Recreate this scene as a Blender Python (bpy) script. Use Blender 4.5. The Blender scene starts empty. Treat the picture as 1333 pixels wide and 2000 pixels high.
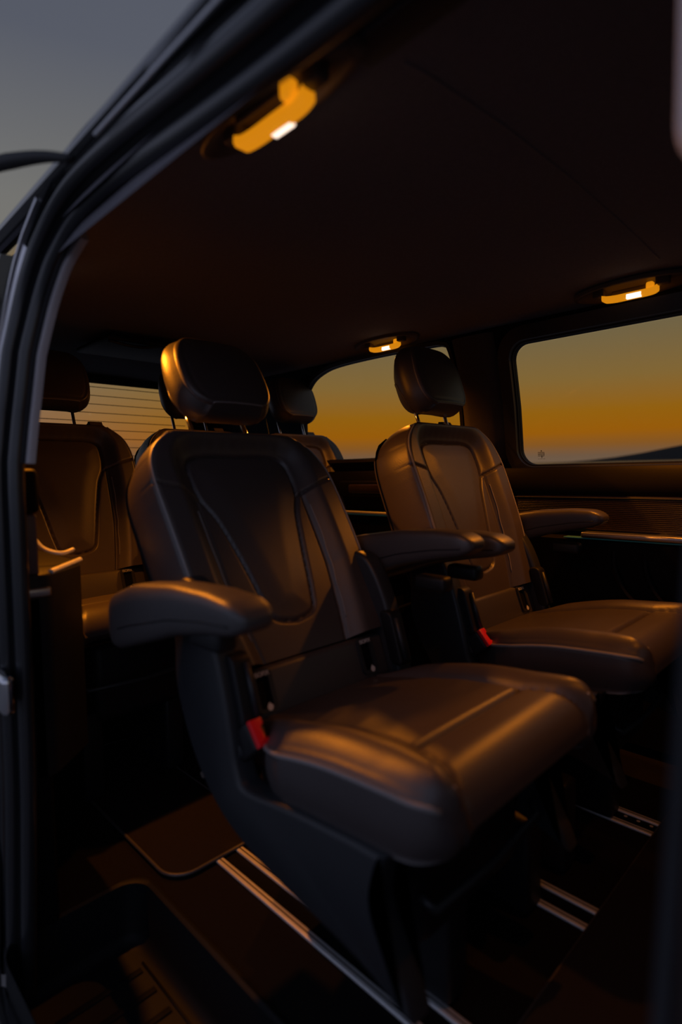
import bpy, bmesh, math, random
import numpy as np
from mathutils import Vector, Matrix

S = bpy.context.scene
COL = S.collection
random.seed(4)

# ------------------------------------------------------------------ camera
CAM = Vector((0.83, -1.107, 0.88))
FPX = 1110.0
def cam_matrix():
    a, b, c = math.radians(44.785), math.radians(-3.771), math.radians(-0.908)
    fw = Vector((-math.cos(a)*math.cos(b), math.sin(a)*math.cos(b), math.sin(b)))
    r = fw.cross(Vector((0, 0, 1))).normalized()
    u = r.cross(fw)
    r2 = math.cos(c)*r + math.sin(c)*u
    u2 = -math.sin(c)*r + math.cos(c)*u
    m = Matrix((r2, u2, -fw)).transposed().to_4x4()
    m.translation = CAM
    return m
cd = bpy.data.cameras.new('camera')
cam = bpy.data.objects.new('camera', cd)
COL.objects.link(cam)
cam.matrix_world = cam_matrix()
cd.sensor_fit = 'VERTICAL'
cd.sensor_height = 36.0
cd.sensor_width = 24.0
cd.lens = 36.0*FPX/2000.0
cd.clip_start = 0.02
cd.clip_end = 20000
cd.dof.use_dof = True
cd.dof.focus_distance = 1.95
cd.dof.aperture_fstop = 1.6
S.camera = cam

# ------------------------------------------------------------------ world: dusk sky, sunset glow over the far side (+y)
def build_world():
    w = bpy.data.worlds.new('dusk_sky')
    S.world = w
    w.use_nodes = True
    nt = w.node_tree
    nt.nodes.clear()
    N = nt.nodes.new
    L = nt.links.new
    out = N('ShaderNodeOutputWorld')
    bg = N('ShaderNodeBackground')
    tc = N('ShaderNodeTexCoord')
    sep = N('ShaderNodeSeparateXYZ')
    L(tc.outputs['Generated'], sep.inputs[0])
    # elevation 0..1 = 0..90 deg (via arcsine)
    asn = N('ShaderNodeMath'); asn.operation = 'ARCSINE'
    L(sep.outputs['Z'], asn.inputs[0])
    el = N('ShaderNodeMath'); el.operation = 'DIVIDE'; el.inputs[1].default_value = math.pi/2
    L(asn.outputs[0], el.inputs[0])
    def ramp(stops):
        r = N('ShaderNodeValToRGB')
        e = r.color_ramp.elements
        while len(e) > 1: e.remove(e[0])
        e[0].position = stops[0][0]/90.0; e[0].color = (*stops[0][1], 1)
        for deg, col in stops[1:]:
            q = e.new(deg/90.0); q.color = (*col, 1)
        L(el.outputs[0], r.inputs[0])
        return r
    warm = ramp([(0.0, (.200, .140, .100)), (1.4, (.190, .118, .072)), (2.5, (.290, .115, .020)), (3.6, (.390, .132, .004)),
                 (5.5, (.360, .148, .007)), (8.5, (.275, .165, .045)), (12.5, (.205, .155, .076)), (17, (.185, .165, .112)), (23, (.170, .165, .145)),
                 (34, (.100, .108, .135)), (60, (.060, .074, .115)), (90, (.040, .052, .090))])
    cool = ramp([(0.0, (.200, .190, .200)), (6, (.240, .235, .255)), (14, (.215, .215, .235)), (23, (.175, .180, .190)),
                 (34, (.085, .096, .130)), (60, (.060, .074, .115)), (90, (.040, .052, .090))])
    # azimuth blend: 1 towards +y (sunset), 0 away from it
    mr = N('ShaderNodeMapRange'); mr.interpolation_type = 'SMOOTHSTEP'
    mr.inputs['From Min'].default_value = -.25
    mr.inputs['From Max'].default_value = 0.60
    L(sep.outputs['Y'], mr.inputs['Value'])
    mix = N('ShaderNodeMix'); mix.data_type = 'RGBA'
    L(mr.outputs[0], mix.inputs[0])
    L(cool.outputs[0], mix.inputs[6])
    L(warm.outputs[0], mix.inputs[7])
    # blue dusk on the side away from the sunset
    dusk = ramp([(0.0, (.185, .205, .295)), (10, (.255, .275, .385)), (25, (.235, .258, .365)), (50, (.112, .130, .195)), (90, (.040, .052, .090))])
    mr2 = N('ShaderNodeMapRange'); mr2.interpolation_type = 'SMOOTHSTEP'
    mr2.inputs['From Min'].default_value = .15
    mr2.inputs['From Max'].default_value = -.60
    L(sep.outputs['Y'], mr2.inputs['Value'])
    mix2 = N('ShaderNodeMix'); mix2.data_type = 'RGBA'
    L(mr2.outputs[0], mix2.inputs[0])
    L(mix.outputs[2], mix2.inputs[6])
    L(dusk.outputs[0], mix2.inputs[7])
    L(mix2.outputs[2], bg.inputs[0])
    bg.inputs[1].default_value = 1.0
    L(bg.outputs[0], out.inputs[0])
build_world()

S.view_settings.view_transform = 'Standard'
S.view_settings.look = 'None'
S.view_settings.gamma = 1.0
S.view_settings.exposure = 0.0
S.view_settings.use_curve_mapping = False

# ------------------------------------------------------------------ materials
MATS = {}
def mat(name, color, rough=.5, metal=0., spec=.5, noise=None, bump=None, coat=0., emit=None, estr=0., sheen=0.):
    m = bpy.data.materials.new(name)
    m.use_nodes = True
    nt = m.node_tree
    b = nt.nodes['Principled BSDF']
    b.inputs['Base Color'].default_value = (*color, 1)
    b.inputs['Roughness'].default_value = rough
    b.inputs['Metallic'].default_value = metal
    b.inputs['Specular IOR Level'].default_value = spec
    b.inputs['Coat Weight'].default_value = coat
    b.inputs['Coat Roughness'].default_value = .08
    b.inputs['Sheen Weight'].default_value = sheen
    if emit:
        b.inputs['Emission Color'].default_value = (*emit, 1)
        b.inputs['Emission Strength'].default_value = estr
    tc = nt.nodes.new('ShaderNodeTexCoord')
    if noise:
        sc, amt = noise
        n = nt.nodes.new('ShaderNodeTexNoise')
        n.inputs['Scale'].default_value = sc
        n.inputs['Detail'].default_value = 4
        nt.links.new(tc.outputs['Object'], n.inputs['Vector'])
        r = nt.nodes.new('ShaderNodeMix'); r.data_type = 'RGBA'
        r.inputs[6].default_value = (*[c*(1-amt) for c in color], 1)
        r.inputs[7].default_value = (*[min(1, c*(1+amt)) for c in color], 1)
        nt.links.new(n.outputs['Fac'], r.inputs[0])
        nt.links.new(r.outputs[2], b.inputs['Base Color'])
    if bump:
        prev = None
        for (kind, sc, st) in bump:
            if kind == 'voronoi':
                n = nt.nodes.new('ShaderNodeTexVoronoi'); o = n.outputs['Distance']
            elif kind == 'wave':
                n = nt.nodes.new('ShaderNodeTexWave'); o = n.outputs['Fac']
                n.bands_direction = 'Z'
            else:
                n = nt.nodes.new('ShaderNodeTexNoise'); o = n.outputs['Fac']
                n.inputs['Detail'].default_value = 3
            n.inputs['Scale'].default_value = sc
            nt.links.new(tc.outputs['Object'], n.inputs['Vector'])
            bp = nt.nodes.new('ShaderNodeBump')
            bp.inputs['Strength'].default_value = st
            bp.inputs['Distance'].default_value = .002
            nt.links.new(o, bp.inputs['Height'])
            if prev is not None:
                nt.links.new(prev, bp.inputs['Normal'])
            prev = bp.outputs['Normal']
        nt.links.new(prev, b.inputs['Normal'])
    MATS[name] = m
    return m

mat('leather', (.062, .050, .051), .42, spec=.75, noise=(9, .12), bump=[('voronoi', 420, .10), ('noise', 14, .30)])
mat('leather_plain', (.056, .050, .052), .43, spec=.75, bump=[('voronoi', 420, .12)])
mat('piping', (.26, .245, .25), .45, bump=[('noise', 300, .2)])
mat('plastic', (.024, .026, .031), .42, spec=.5, noise=(30, .1), bump=[('noise', 500, .12)])
mat('wood_sky_lit', (.110, .072, .080), .35, noise=(25, .3))  # raised copy of the wood tone, sky light on the inlay's end painted in
mat('plastic_dark', (.009, .009, .011), .5, spec=.4, bump=[('noise', 400, .1)])
mat('hole', (.004, .004, .005), .8, spec=.1)
mat('chrome', (.75, .75, .78), .12, metal=1.)
mat('satin', (.72, .72, .76), .30, metal=1.)
mat('aluminium', (.86, .87, .90), .50, metal=.55, noise=(60, .12))
mat('red_plastic', (.95, .010, .02), .38, emit=(.8, .004, .012), estr=0.0)
mat('white_print', (.72, .70, .70), .6)
mat('rubber', (.020, .021, .025), .30, spec=.75)
mat('paint', (.010, .011, .014), .16, spec=.6, coat=1.)
mat('headliner', (.20, .19, .215), .9, spec=.15, noise=(120, .18), bump=[('noise', 350, .3)])
mat('pillar_fabric', (.085, .075, .070), .85, spec=.2, noise=(150, .15), bump=[('noise', 400, .25)])
mat('trim_grey', (.55, .52, .55), .55, noise=(60, .06))
mat('tray_plastic', (.006, .0065, .008), .55, spec=.22, bump=[('noise', 400, .15)])
mat('carpet', (.011, .009, .0085), .95, spec=.1, noise=(220, .4), bump=[('noise', 500, .9)])
mat('mat_pile', (.020, .016, .015), .95, spec=.1, noise=(260, .35), bump=[('noise', 600, .9)])
mat('wood', (.022, .014, .018), .32, spec=.5, noise=(25, .3))
mat('side_panel', (.0035, .003, .0035), .6, spec=.14, noise=(40, .1), bump=[('noise', 320, .15)])
mat('belt', (.13, .105, .09), .75, noise=(900, .25), bump=[('noise', 900, .6)])
mat('amber_diffuser', (.75, .42, .10), .4, emit=(1.0, .34, .006), estr=.62)
mat('led', (.9, .9, .9), .4, emit=(1.0, .78, .62), estr=1.6)
mat('cover_white', (.80, .80, .82), .5, noise=(60, .04))
mat('lamp_plate', (.10, .075, .06), .55)
mat('ambient', (.05, .2, .2), .4, emit=(.03, .42, .48), estr=.012)
mat('bounce_ground', (.30, .295, .30), .85, noise=(3, .3), bump=[('noise', 60, .6)])  # ground tone lightened to bounce sky light up onto the headliner
mat('hill', (.030, .034, .040), .95, spec=.05, noise=(.05, .3))
mat('defroster', (.01, .009, .006), .9, spec=.05)
mat('glass_print', (.02, .02, .02), .8)

def glass_mat():
    m = bpy.data.materials.new('tinted_glass'); m.use_nodes = True
    nt = m.node_tree; nt.nodes.clear()
    out = nt.nodes.new('ShaderNodeOutputMaterial')
    tr = nt.nodes.new('ShaderNodeBsdfTransparent'); tr.inputs[0].default_value = (.80, .80, .78, 1)
    gl = nt.nodes.new('ShaderNodeBsdfGlossy'); gl.inputs['Roughness'].default_value = .02
    gl.inputs[0].default_value = (.9, .9, .9, 1)
    fr = nt.nodes.new('ShaderNodeFresnel'); fr.inputs[0].default_value = 1.25
    mx = nt.nodes.new('ShaderNodeMixShader')
    nt.links.new(fr.outputs[0], mx.inputs[0])
    nt.links.new(tr.outputs[0], mx.inputs[1]); nt.links.new(gl.outputs[0], mx.inputs[2])
    nt.links.new(mx.outputs[0], out.inputs[0])
    MATS['glass'] = m
glass_mat()
def sea_mat():
    m = mat('sea_water', (.030, .036, .044), .28, spec=.5, bump=[('noise', .15, .6)])
sea_mat()

# ------------------------------------------------------------------ helpers
def link(o, parent=None):
    COL.objects.link(o)
    if parent is not None:
        o.parent = parent
    return o
def obj(name, verts, faces, m, parent=None, smooth=True):
    me = bpy.data.meshes.new(name)
    me.from_pydata([tuple(v) for v in verts], [], [tuple(f) for f in faces])
    me.update()
    if smooth:
        me.shade_smooth()
    me.materials.append(MATS[m])
    return link(bpy.data.objects.new(name, me), parent)
def empty(name, loc=(0, 0, 0), parent=None):
    o = bpy.data.objects.new(name, None)
    o.empty_display_size = .05
    o.location = loc
    return link(o, parent)
def tag(o, label, cat, group=None, kind=None):
    o['label'] = label
    o['category'] = cat
    if group: o['group'] = group
    if kind: o['kind'] = kind
    return o
def struct(o, label=None, cat=None):
    o['kind'] = 'structure'
    if label: o['label'] = label
    if cat: o['category'] = cat
    return o

class B:
    """collects geometry for one mesh"""
    def __init__(s): s.v = []; s.f = []
    def add(s, v, f):
        k = len(s.v)
        s.v += [tuple(p) for p in v]
        s.f += [tuple(i+k for i in q) for q in f]
        return s
    def box(s, lo, hi, bev=0., M=None):
        bm = bmesh.new()
        bmesh.ops.create_cube(bm, size=1.0)
        c = [(a+b)/2 for a, b in zip(lo, hi)]; d = [b-a for a, b in zip(lo, hi)]
        for v in bm.verts:
            v.co = Vector((c[0]+v.co.x*d[0], c[1]+v.co.y*d[1], c[2]+v.co.z*d[2]))
        if bev > 0:
            bmesh.ops.bevel(bm, geom=bm.edges[:], offset=bev, segments=3, affect='EDGES', profile=.5)
        bm.verts.index_update()
        V = [(M @ v.co if M else v.co.copy()) for v in bm.verts]
        F = [[v.index for v in f.verts] for f in bm.faces]
        bm.free()
        return s.add(V, F)
    def tube(s, pts, r, n=10, closed=False, cap=True):
        pts = [Vector(p) for p in pts]
        m = len(pts)
        V, F = [], []
        up = None
        for i, p in enumerate(pts):
            a = pts[(i-1) % m] if (closed or i > 0) else pts[i]
            b = pts[(i+1) % m] if (closed or i < m-1) else pts[i]
            t = (b-a).normalized()
            if up is None:
                up = Vector((0, 0, 1)) if abs(t.z) < .9 else Vector((1, 0, 0))
            x = t.cross(up).normalized(); up = x.cross(t).normalized()
            rr = r[i] if isinstance(r, (list, tuple)) else r
            for k in range(n):
                w = 2*math.pi*k/n
                V.append(p + x*math.cos(w)*rr + up*math.sin(w)*rr)
        for i in range(m if closed else m-1):
            j = (i+1) % m
            for k in range(n):
                F.append((i*n+k, i*n+(k+1) % n, j*n+(k+1) % n, j*n+k))
        if cap and not closed:
            F.append(tuple(range(n))[::-1]); F.append(tuple((m-1)*n+k for k in range(n)))
        return s.add(V, F)
    def prism(s, poly, fn, t0, t1, bev=0.0):
        """poly: 2-D outline; fn(a,b,t)->xyz; solid between t0 and t1"""
        n = len(poly)
        V = [fn(a, b, t0) for a, b in poly] + [fn(a, b, t1) for a, b in poly]
        F = [tuple(range(n))[::-1], tuple(range(n, 2*n))] + [(i, (i+1) % n, n+(i+1) % n, n+i) for i in range(n)]
        if bev > 0:
            bm = bmesh.new()
            vs = [bm.verts.new(v) for v in V]
            for f in F: bm.faces.new([vs[i] for i in f])
            es = [e for e in bm.edges if (e.verts[0].index == -1 or True) and len(e.link_faces) == 2 and any(len(f.verts) > 4 for f in e.link_faces)]
            bmesh.ops.recalc_face_normals(bm, faces=bm.faces[:])
            bmesh.ops.bevel(bm, geom=es, offset=bev, segments=3, affect='EDGES', profile=.5)
            bm.verts.index_update()
            V = [v.co.copy() for v in bm.verts]; F = [[v.index for v in f.verts] for f in bm.faces]
            bm.free()
        return s.add(V, F)
    def sweep(s, path, prof, closed_prof=True):
        """path: list of (origin, A, Bv) frames; prof: (a,b) points"""
        n = len(prof); m = len(path)
        V = [o + A*a + Bv*b for (o, A, Bv) in path for a, b in prof]
        F = []
        for i in range(m-1):
            for k in range(n if closed_prof else n-1):
                F.append((i*n+k, i*n+(k+1) % n, (i+1)*n+(k+1) % n, (i+1)*n+k))
        if closed_prof:
            F.append(tuple(range(n))[::-1]); F.append(tuple((m-1)*n+k for k in range(n)))
        return s.add(V, F)
    def out(s, name, m, parent=None, smooth=True):
        o = obj(name, s.v, s.f, m, parent, smooth)
        return o
def autosmooth(o, deg=35):
    """flat facets where edges are sharp, smooth elsewhere"""
    me = o.data
    bm = bmesh.new(); bm.from_mesh(me)
    bmesh.ops.recalc_face_normals(bm, faces=bm.faces[:])
    for e in bm.edges:
        if len(e.link_faces) == 2 and e.calc_face_angle(0) > math.radians(deg):
            e.smooth = False
    for f in bm.faces: f.smooth = True
    bm.to_mesh(me); bm.free()
    return o
def sstep(a, b, x):
    t = np.clip((x-a)/(b-a), 0, 1)
    return t*t*(3-2*t)
def interp(x, xs, ys):
    return float(np.interp(x, xs, ys))
def spline(pts, n=8, closed=False):
    P = [np.array(p, float) for p in pts]; out = []
    m = len(P)
    for i in range(m if closed else m-1):
        p0 = P[(i-1) % m] if (closed or i > 0) else P[i]
        p1 = P[i]; p2 = P[(i+1) % m]
        p3 = P[(i+2) % m] if (closed or i+2 < m) else p2
        for k in range(n):
            t = k/n
            out.append(.5*((2*p1)+(-p0+p2)*t+(2*p0-5*p1+4*p2-p3)*t*t+(-p0+3*p1-3*p2+p3)*t**3))
    if not closed: out.append(P[-1])
    return out

# =================================================================== BODY SHELL (the setting)
def yw(z):          # half width of the cabin at height z
    return interp(z, [-.2, .3, .9, 1.1, 1.25, 1.4], [.83, .82, .815, .79, .755, .70])

# ---- ceiling: headliner as a curved sheet
def build_ceiling():
    xs = np.linspace(-2.2, 2.0, 40)
    prof = [(-.745, 1.262), (-.725, 1.300), (-.69, 1.345), (-.64, 1.380), (-.56, 1.402), (-.45, 1.420), (-.25, 1.436), (0, 1.442),
            (.25, 1.438), (.45, 1.430), (.56, 1.424), (.64, 1.415), (.68, 1.406), (.71, 1.392), (.722, 1.378)]
    V, F = [], []
    n = len(prof)
    for x in xs:
        for (y, z) in prof:
            drop = .0
            if x < -1.5: drop = .03*((-1.5-x)/.7)**2
            V.append((x, y, z-drop))
    for i in range(len(xs)-1):
        for k in range(n-1):
            F.append((i*n+k, i*n+k+1, (i+1)*n+k+1, (i+1)*n+k))
    # outer skin above it
    k0 = len(V)
    for x in xs:
        for (y, z) in prof:
            V.append((x, y, z+.05))
    for i in range(len(xs)-1):
        for k in range(n-1):
            F.append((k0+i*n+k, k0+(i+1)*n+k, k0+(i+1)*n+k+1, k0+i*n+k+1))
    c = struct(obj('ceiling', V, F, 'headliner'), 'dark fabric headliner lining the whole van roof', 'headliner')
    # cross seam in the liner and the long cover strip beside the near door
    b = B()
    pts = [(.345, y, interp(y, [p[0] for p in prof], [p[1] for p in prof])+.0016) for y in np.linspace(-.5, .55, 24)]
    b.tube(pts, .004, 8)
    s = b.out('liner_seam', 'headliner', c)
    b = B()
    b.box((.34, -.612, 1.372), (1.7, -.560, 1.398), .008)
    b.out('liner_cover_strip', 'plastic', c)
    # raised frame around the roof field in front
    b = B()
    b.box((-1.62, -.20, 1.398), (-1.30, .30, 1.418), .008)
    b.out('roof_console', 'plastic_dark', c)
    return c
build_ceiling()

# ---- windowed wall panels
def rrect(x0, x1, z0, z1, r, n=8, rs=None):
    rs = rs or (r, r, r, r)       # bl, br, tr, tl
    P = []
    for (cx, cz, a0, rr) in ((x0+rs[0], z0+rs[0], 180, rs[0]), (x1-rs[1], z0+rs[1], 270, rs[1]), (x1-rs[2], z1-rs[2], 0, rs[2]), (x0+rs[3], z1-rs[3], 90, rs[3])):
        for k in range(n+1):
            a = math.radians(a0+90*k/n)
            P.append((cx+rr*math.cos(a), cz+rr*math.sin(a)))
    return P
def densify(P, step=.06):
    out = []
    n = len(P)
    for i in range(n):
        a, b = P[i], P[(i+1) % n]
        L = math.hypot(b[0]-a[0], b[1]-a[1])
        m = max(1, int(L/step))
        for k in range(m):
            out.append((a[0]+(b[0]-a[0])*k/m, a[1]+(b[1]-a[1])*k/m))
    return out
def to_rect(p, c, x0, x1, z0, z1):
    dx, dz = p[0]-c[0], p[1]-c[1]
    ts = []
    if dx > 1e-9: ts.append((x1-c[0])/dx)
    if dx < -1e-9: ts.append((x0-c[0])/dx)
    if dz > 1e-9: ts.append((z1-c[1])/dz)
    if dz < -1e-9: ts.append((z0-c[1])/dz)
    t = min(ts)
    return (c[0]+dx*t, c[1]+dz*t)
def panel_hole(hole, x0, x1, z0, z1, side, off=0., rings=6):
    """wall panel x0..x1, z0..z1 with an opening; side +1 = far wall"""
    hole = densify(hole)
    n = len(hole)
    c = (sum(p[0] for p in hole)/n, sum(p[1] for p in hole)/n)
    outer = [to_rect(p, c, x0, x1, z0, z1) for p in hole]
    # snap the nearest outer points to the rectangle corners
    for cor in ((x0, z0), (x1, z0), (x1, z1), (x0, z1)):
        k = min(range(n), key=lambda i: (outer[i][0]-cor[0])**2+(outer[i][1]-cor[1])**2)
        outer[k] = cor
    V, F = [], []
    for j in range(rings+1):
        t = j/rings
        for i in range(n):
            x = hole[i][0]*(1-t)+outer[i][0]*t
            z = hole[i][1]*(1-t)+outer[i][1]*t
            V.append((x, side*(yw(z)+off), z))
    for j in range(rings):
        for i in range(n):
            k = (i+1) % n
            F.append((j*n+i, j*n+k, (j+1)*n+k, (j+1)*n+i))
    return V, F, hole
def band(name, hole, grow, side, off0, off1, m, parent):
    """flat frame from the hole edge outwards by grow, with thickness"""
    n = len(hole)
    cx = sum(p[0] for p in hole)/n; cz = sum(p[1] for p in hole)/n
    nrm = []
    for i in range(n):
        a, b_ = hole[i-1], hole[(i+1) % n]
        t = Vector((b_[0]-a[0], b_[1]-a[1])).normalized()
        nrm.append((t.y, -t.x))
    prof = [(0, off0), (grow*.15, off1), (grow*.85, off1), (grow, off0)]
    V, F = [], []
    for i in range(n):
        for g, o in prof:
            x = hole[i][0]+nrm[i][0]*g; z = hole[i][1]+nrm[i][1]*g
            V.append((x, side*(yw(z)+o), z))
    k = len(prof)
    for i in range(n):
        j = (i+1) % n
        for q in range(k-1):
            F.append((i*k+q, i*k+q+1, j*k+q+1, j*k+q))
    return autosmooth(obj(name, V, F, m, parent), 50)
def pane(name, hole, side, off, parent=None):
    n = len(hole)
    cx = sum(p[0] for p in hole)/n; cz = sum(p[1] for p in hole)/n
    V = [(cx+(p[0]-cx)*1.01, side*(yw(cz)+off+(p[1]-cz)*(yw(cz+.15)-yw(cz-.15))/.30), cz+(p[1]-cz)*1.01) for p in hole]
    F = [tuple(range(n))]
    return obj(name, V, F, 'glass', parent)

# far wall: panel with the big window, panel with the rear quarter window
big = rrect(-.168, .98, .905, 1.315, .055)
quarter = [(-1.33, .955), (-.43, .955), (-.418, .966), (-.415, 1.20), (-.424, 1.335), (-.445, 1.356), (-.50, 1.362), (-.75, 1.366), (-.98, 1.362), (-1.10, 1.348), (-1.20, 1.312), (-1.27, 1.245), (-1.315, 1.13), (-1.34, .99)]
quarter = [tuple(p) for p in spline(quarter, 5, closed=True)]
PX = -.285
def far_wall():
    V1, F1, h1 = panel_hole(big, PX, 1.12, .80, 1.385, +1)
    V2, F2, h2 = panel_hole(quarter, -1.62, PX, .80, 1.385, +1)
    V = V1 + V2; k = len(V1)
    F = F1 + [tuple(i+k for i in f) for f in F2]
    # lower part down to the floor and the ends
    def sheet(x0, x1, z0, z1, nx, nz):
        k = len(V)
        for i in range(nx+1):
            for j in range(nz+1):
                z = z0+(z1-z0)*j/nz
                V.append((x0+(x1-x0)*i/nx, yw(z), z))
        for i in range(nx):
            for j in range(nz):
                F.append((k+i*(nz+1)+j, k+(i+1)*(nz+1)+j, k+(i+1)*(nz+1)+j+1, k+i*(nz+1)+j+1))
    sheet(-2.2, 2.0, -.06, .80, 12, 6)
    sheet(-2.2, -1.62, .80, 1.385, 3, 6)
    sheet(1.12, 2.0, .80, 1.385, 3, 6)
    w = struct(obj('wall_left', V, F, 'side_panel'), 'far side wall of the van with dark plastic lining under the windows', 'van wall')
    # fabric cover of the pillar between the two far windows
    b = B()
    P = []
    for z in np.linspace(.925, 1.37, 14):
        P.append((Vector((0, yw(z), z)), Vector((1, 0, 0)), Vector((0, -1, 0))))
    b.sweep(P, [(-.400, .0), (-.392, .012), (-.36, .020), (-.27, .020), (-.238, .012), (-.230, .0)])
    autosmooth(b.out('pillar_cover', 'pillar_fabric', w), 60)
    # window units
    for i, (hole, lab) in enumerate(((h1, 'wide tinted side window beside the far front seat, sunset sky behind'), (h2, 'tinted rear quarter window behind the far seat headrest'))):
        win = struct(empty('window_%d' % (i+1), (0, 0, 0)), lab, 'window')
        pane('pane', hole, +1, .012, win)
        if i == 0:
            band('window_frame', hole, .062, +1, .014, -.022, 'rubber', win)
            band('window_gasket', hole, .012, +1, .012, -.010, 'plastic_dark', win)
        else:
            band('window_frame', hole, .020, +1, .014, -.012, 'rubber', win)
        if i == 0:
            # maker's stamp in the lower corner of the glass: a dot, rows of small print, marks under it
            g = B()
            def mark(x0, x1, z0, z1):
                y = lambda z: yw(z)+.0095
                g.add([(x0, y(z0), z0), (x1, y(z0), z0), (x1, y(z1), z1), (x0, y(z1), z1)], [(0, 1, 2, 3)])
            ox, oz = -.113, .924
            mark(ox+.011, ox+.015, oz+.026, oz+.030)
            for r_ in range(4):
                x = ox
                while x < ox+.022:
                    l = random.uniform(.0015, .004)
                    mark(x, x+l, oz+.009+r_*.0042, oz+.0112+r_*.0042); x += l+.0009
            mark(ox+.0225, ox+.0238, oz+.010, oz+.023)
            mark(ox+.013, ox+.0155, oz+.003, oz+.012)
            for dx in (0., .006, .012, .018, .0235):
                mark(ox+dx, ox+dx+.0018, oz-.001, oz+.001)
            g.out('glass_stamp', 'glass_print', win, False)
    return w
WALL_L = far_wall()

# ---- far side panel: ledge, ribbed trim, bright strip, pocket
def far_trim():
    t = struct(empty('trim_1', (0, .80, .4)), 'dark side lining with ribbed trim and bright strip under the far window', 'side trim')
    def put(b, name, m, deg=40):
        o = b.out(name, m, t)
        for v in o.data.vertices: v.co -= Vector((0, .80, .4))
        return autosmooth(o, deg)
    # upper shoulder below the glass
    b = B()
    P = [(Vector((x, 0, 0)), Vector((0, -1, 0)), Vector((0, 0, 1))) for x in (-2.0, -1.0, 0, .6, 1.9)]
    b.sweep(P, [(-.82, .895), (-.790, .893), (-.778, .88), (-.772, .84), (-.768, .812), (-.775, .800), (-.82, .798)])
    put(b, 'window_ledge', 'side_panel')
    # ribbed decorative trim: each rib a slat
    rib = B()
    z0 = .690; n = 17
    for k in range(n):
        z = z0+k*.0058
        x0 = -.16 + .0*k
        b = B()
        b.box((x0, .762, z), (1.9, .785, z+.0045), .0015)
        o = b.out('trim_rib', 'wood', t, True)
        for v in o.data.vertices: v.co -= Vector((0, .80, .4))
        autosmooth(o)
    b = B(); b.box((-.17, .772, .680), (1.9, .80, .800), .004); put(b, 'rib_backing', 'wood')
    b = B(); b.box((-.17, .760, .790), (1.9, .80, .793), .001); put(b, 'bright_edge', 'plastic')
    b = B(); b.box((.08, .722, .665), (1.9, .800, .684), .006); put(b, 'bright_strip', 'satin')
    b = B(); b.box((.02, .732, .6605), (1.9, .78, .6645), .0015); put(b, 'ambient_light', 'ambient')
    # lower lining with a moulded pocket
    b = B()
    b.sweep(P, [(-.82, .672), (-.770, .668), (-.752, .655), (-.756, .60), (-.770, .45), (-.772, .30), (-.755, .16), (-.740, .03), (-.82, .02)])
    put(b, 'lower_lining', 'side_panel')
    for (x, h) in ((.17, .22), (.26, .24)):
        b = B()
        pts = spline([(x, .762, .625), (x+.01, .752, .56), (x+.05, .748, .49), (x+.11, .750, .45), (x+.20, .756, .435)], 6)
        b.tube(pts, .010, 8)
        put(b, 'pocket_rib', 'side_panel')
    # cup-holder niche in the rear quarter
    b = B(); b.box((-1.05, .745, .780), (-.62, .80, .850), .010); put(b, 'niche_frame', 'side_panel')
    b = B(); b.box((-.98, .735, .795), (-.70, .77, .835), .008); put(b, 'niche_tray', 'wood')
    b = B(); b.box((-1.05, .735, .705), (-.62, .79, .715), .003); put(b, 'bright_strip', 'aluminium')
    b = B(); b.box((-1.03, .737, .698), (-.62, .78, .7035), .002); put(b, 'ambient_light', 'ambient')
far_trim()

# ---- rear wall with heated window
def rear_wall():
    X = -2.16
    hole = rrect(-.62, .62, .92, 1.368, .07)
    hole = densify(hole)
    n = len(hole)
    c = (0, 1.13)
    outer = [to_rect(p, c, -.83, .83, -.06, 1.50) for p in hole]
    V = [(X, p[0], p[1]) for p in hole]+[(X, p[0], p[1]) for p in outer]
    F = [(i, (i+1) % n, n+(i+1) % n, n+i) for i in range(n)]
    w = struct(obj('wall_back', V, F, 'plastic_dark'), 'dark tailgate lining around the rear window', 'tailgate')
    win = struct(empty('window_3', (X, 0, 1.13)), 'rear window with thin horizontal heating wires', 'window')
    V = [(-.01, p[0], p[1]-1.13) for p in hole]+[(-.01, 0, 0)]
    obj('pane', V, [(n, i, (i+1) % n) for i in range(n)], 'glass', win)
    me = None
    for k in range(10):
        z = .955+k*.0440
        if me is None:
            b = B(); b.box((-.006, -.60, -.0016), (-.003, .60, .0016))
            o = b.out('heating_wire', 'defroster', win, False); me = o.data
        else:
            o = link(bpy.data.objects.new('heating_wire', me), win)
        o.location = (0, 0, z-1.13)
    # handle/lamp strip on the liner in front of the tailgate
    b = B()
    b.tube(spline([(-1.32, -.19, 1.398), (-1.30, -.13, 1.385), (-1.29, -.07, 1.383), (-1.285, -.01, 1.395)], 6), .006, 8)
    h = b.out('ceiling_pull_strap', 'plastic', None)
    tag(h, 'small dark curved pull strap on the headliner near the rear window', 'strap')
rear_wall()

# ---- front end: windscreen bulkhead, never in frame but it closes the cabin
def front_wall():
    X = 2.0
    hole = densify(rrect(-.66, .66, .86, 1.34, .08)); n = len(hole)
    outer = [to_rect(p, (0, 1.1), -.83, .83, -.06, 1.50) for p in hole]
    V = [(X, p[0], p[1]) for p in hole]+[(X, p[0], p[1]) for p in outer]
    F = [(i, n+i, n+(i+1) % n, (i+1) % n) for i in range(n)]
    struct(obj('wall_front', V, F, 'side_panel'), 'dark front bulkhead of the cabin', 'van wall')
    win = struct(empty('window_4', (X, 0, 1.1)), 'windscreen at the front of the cabin', 'window')
    obj('pane', [(.01, p[0], p[1]-1.1) for p in hole]+[(.01, 0, 0)], [(n, i, (i+1) % n) for i in range(n)], 'glass', win)
front_wall()

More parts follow.
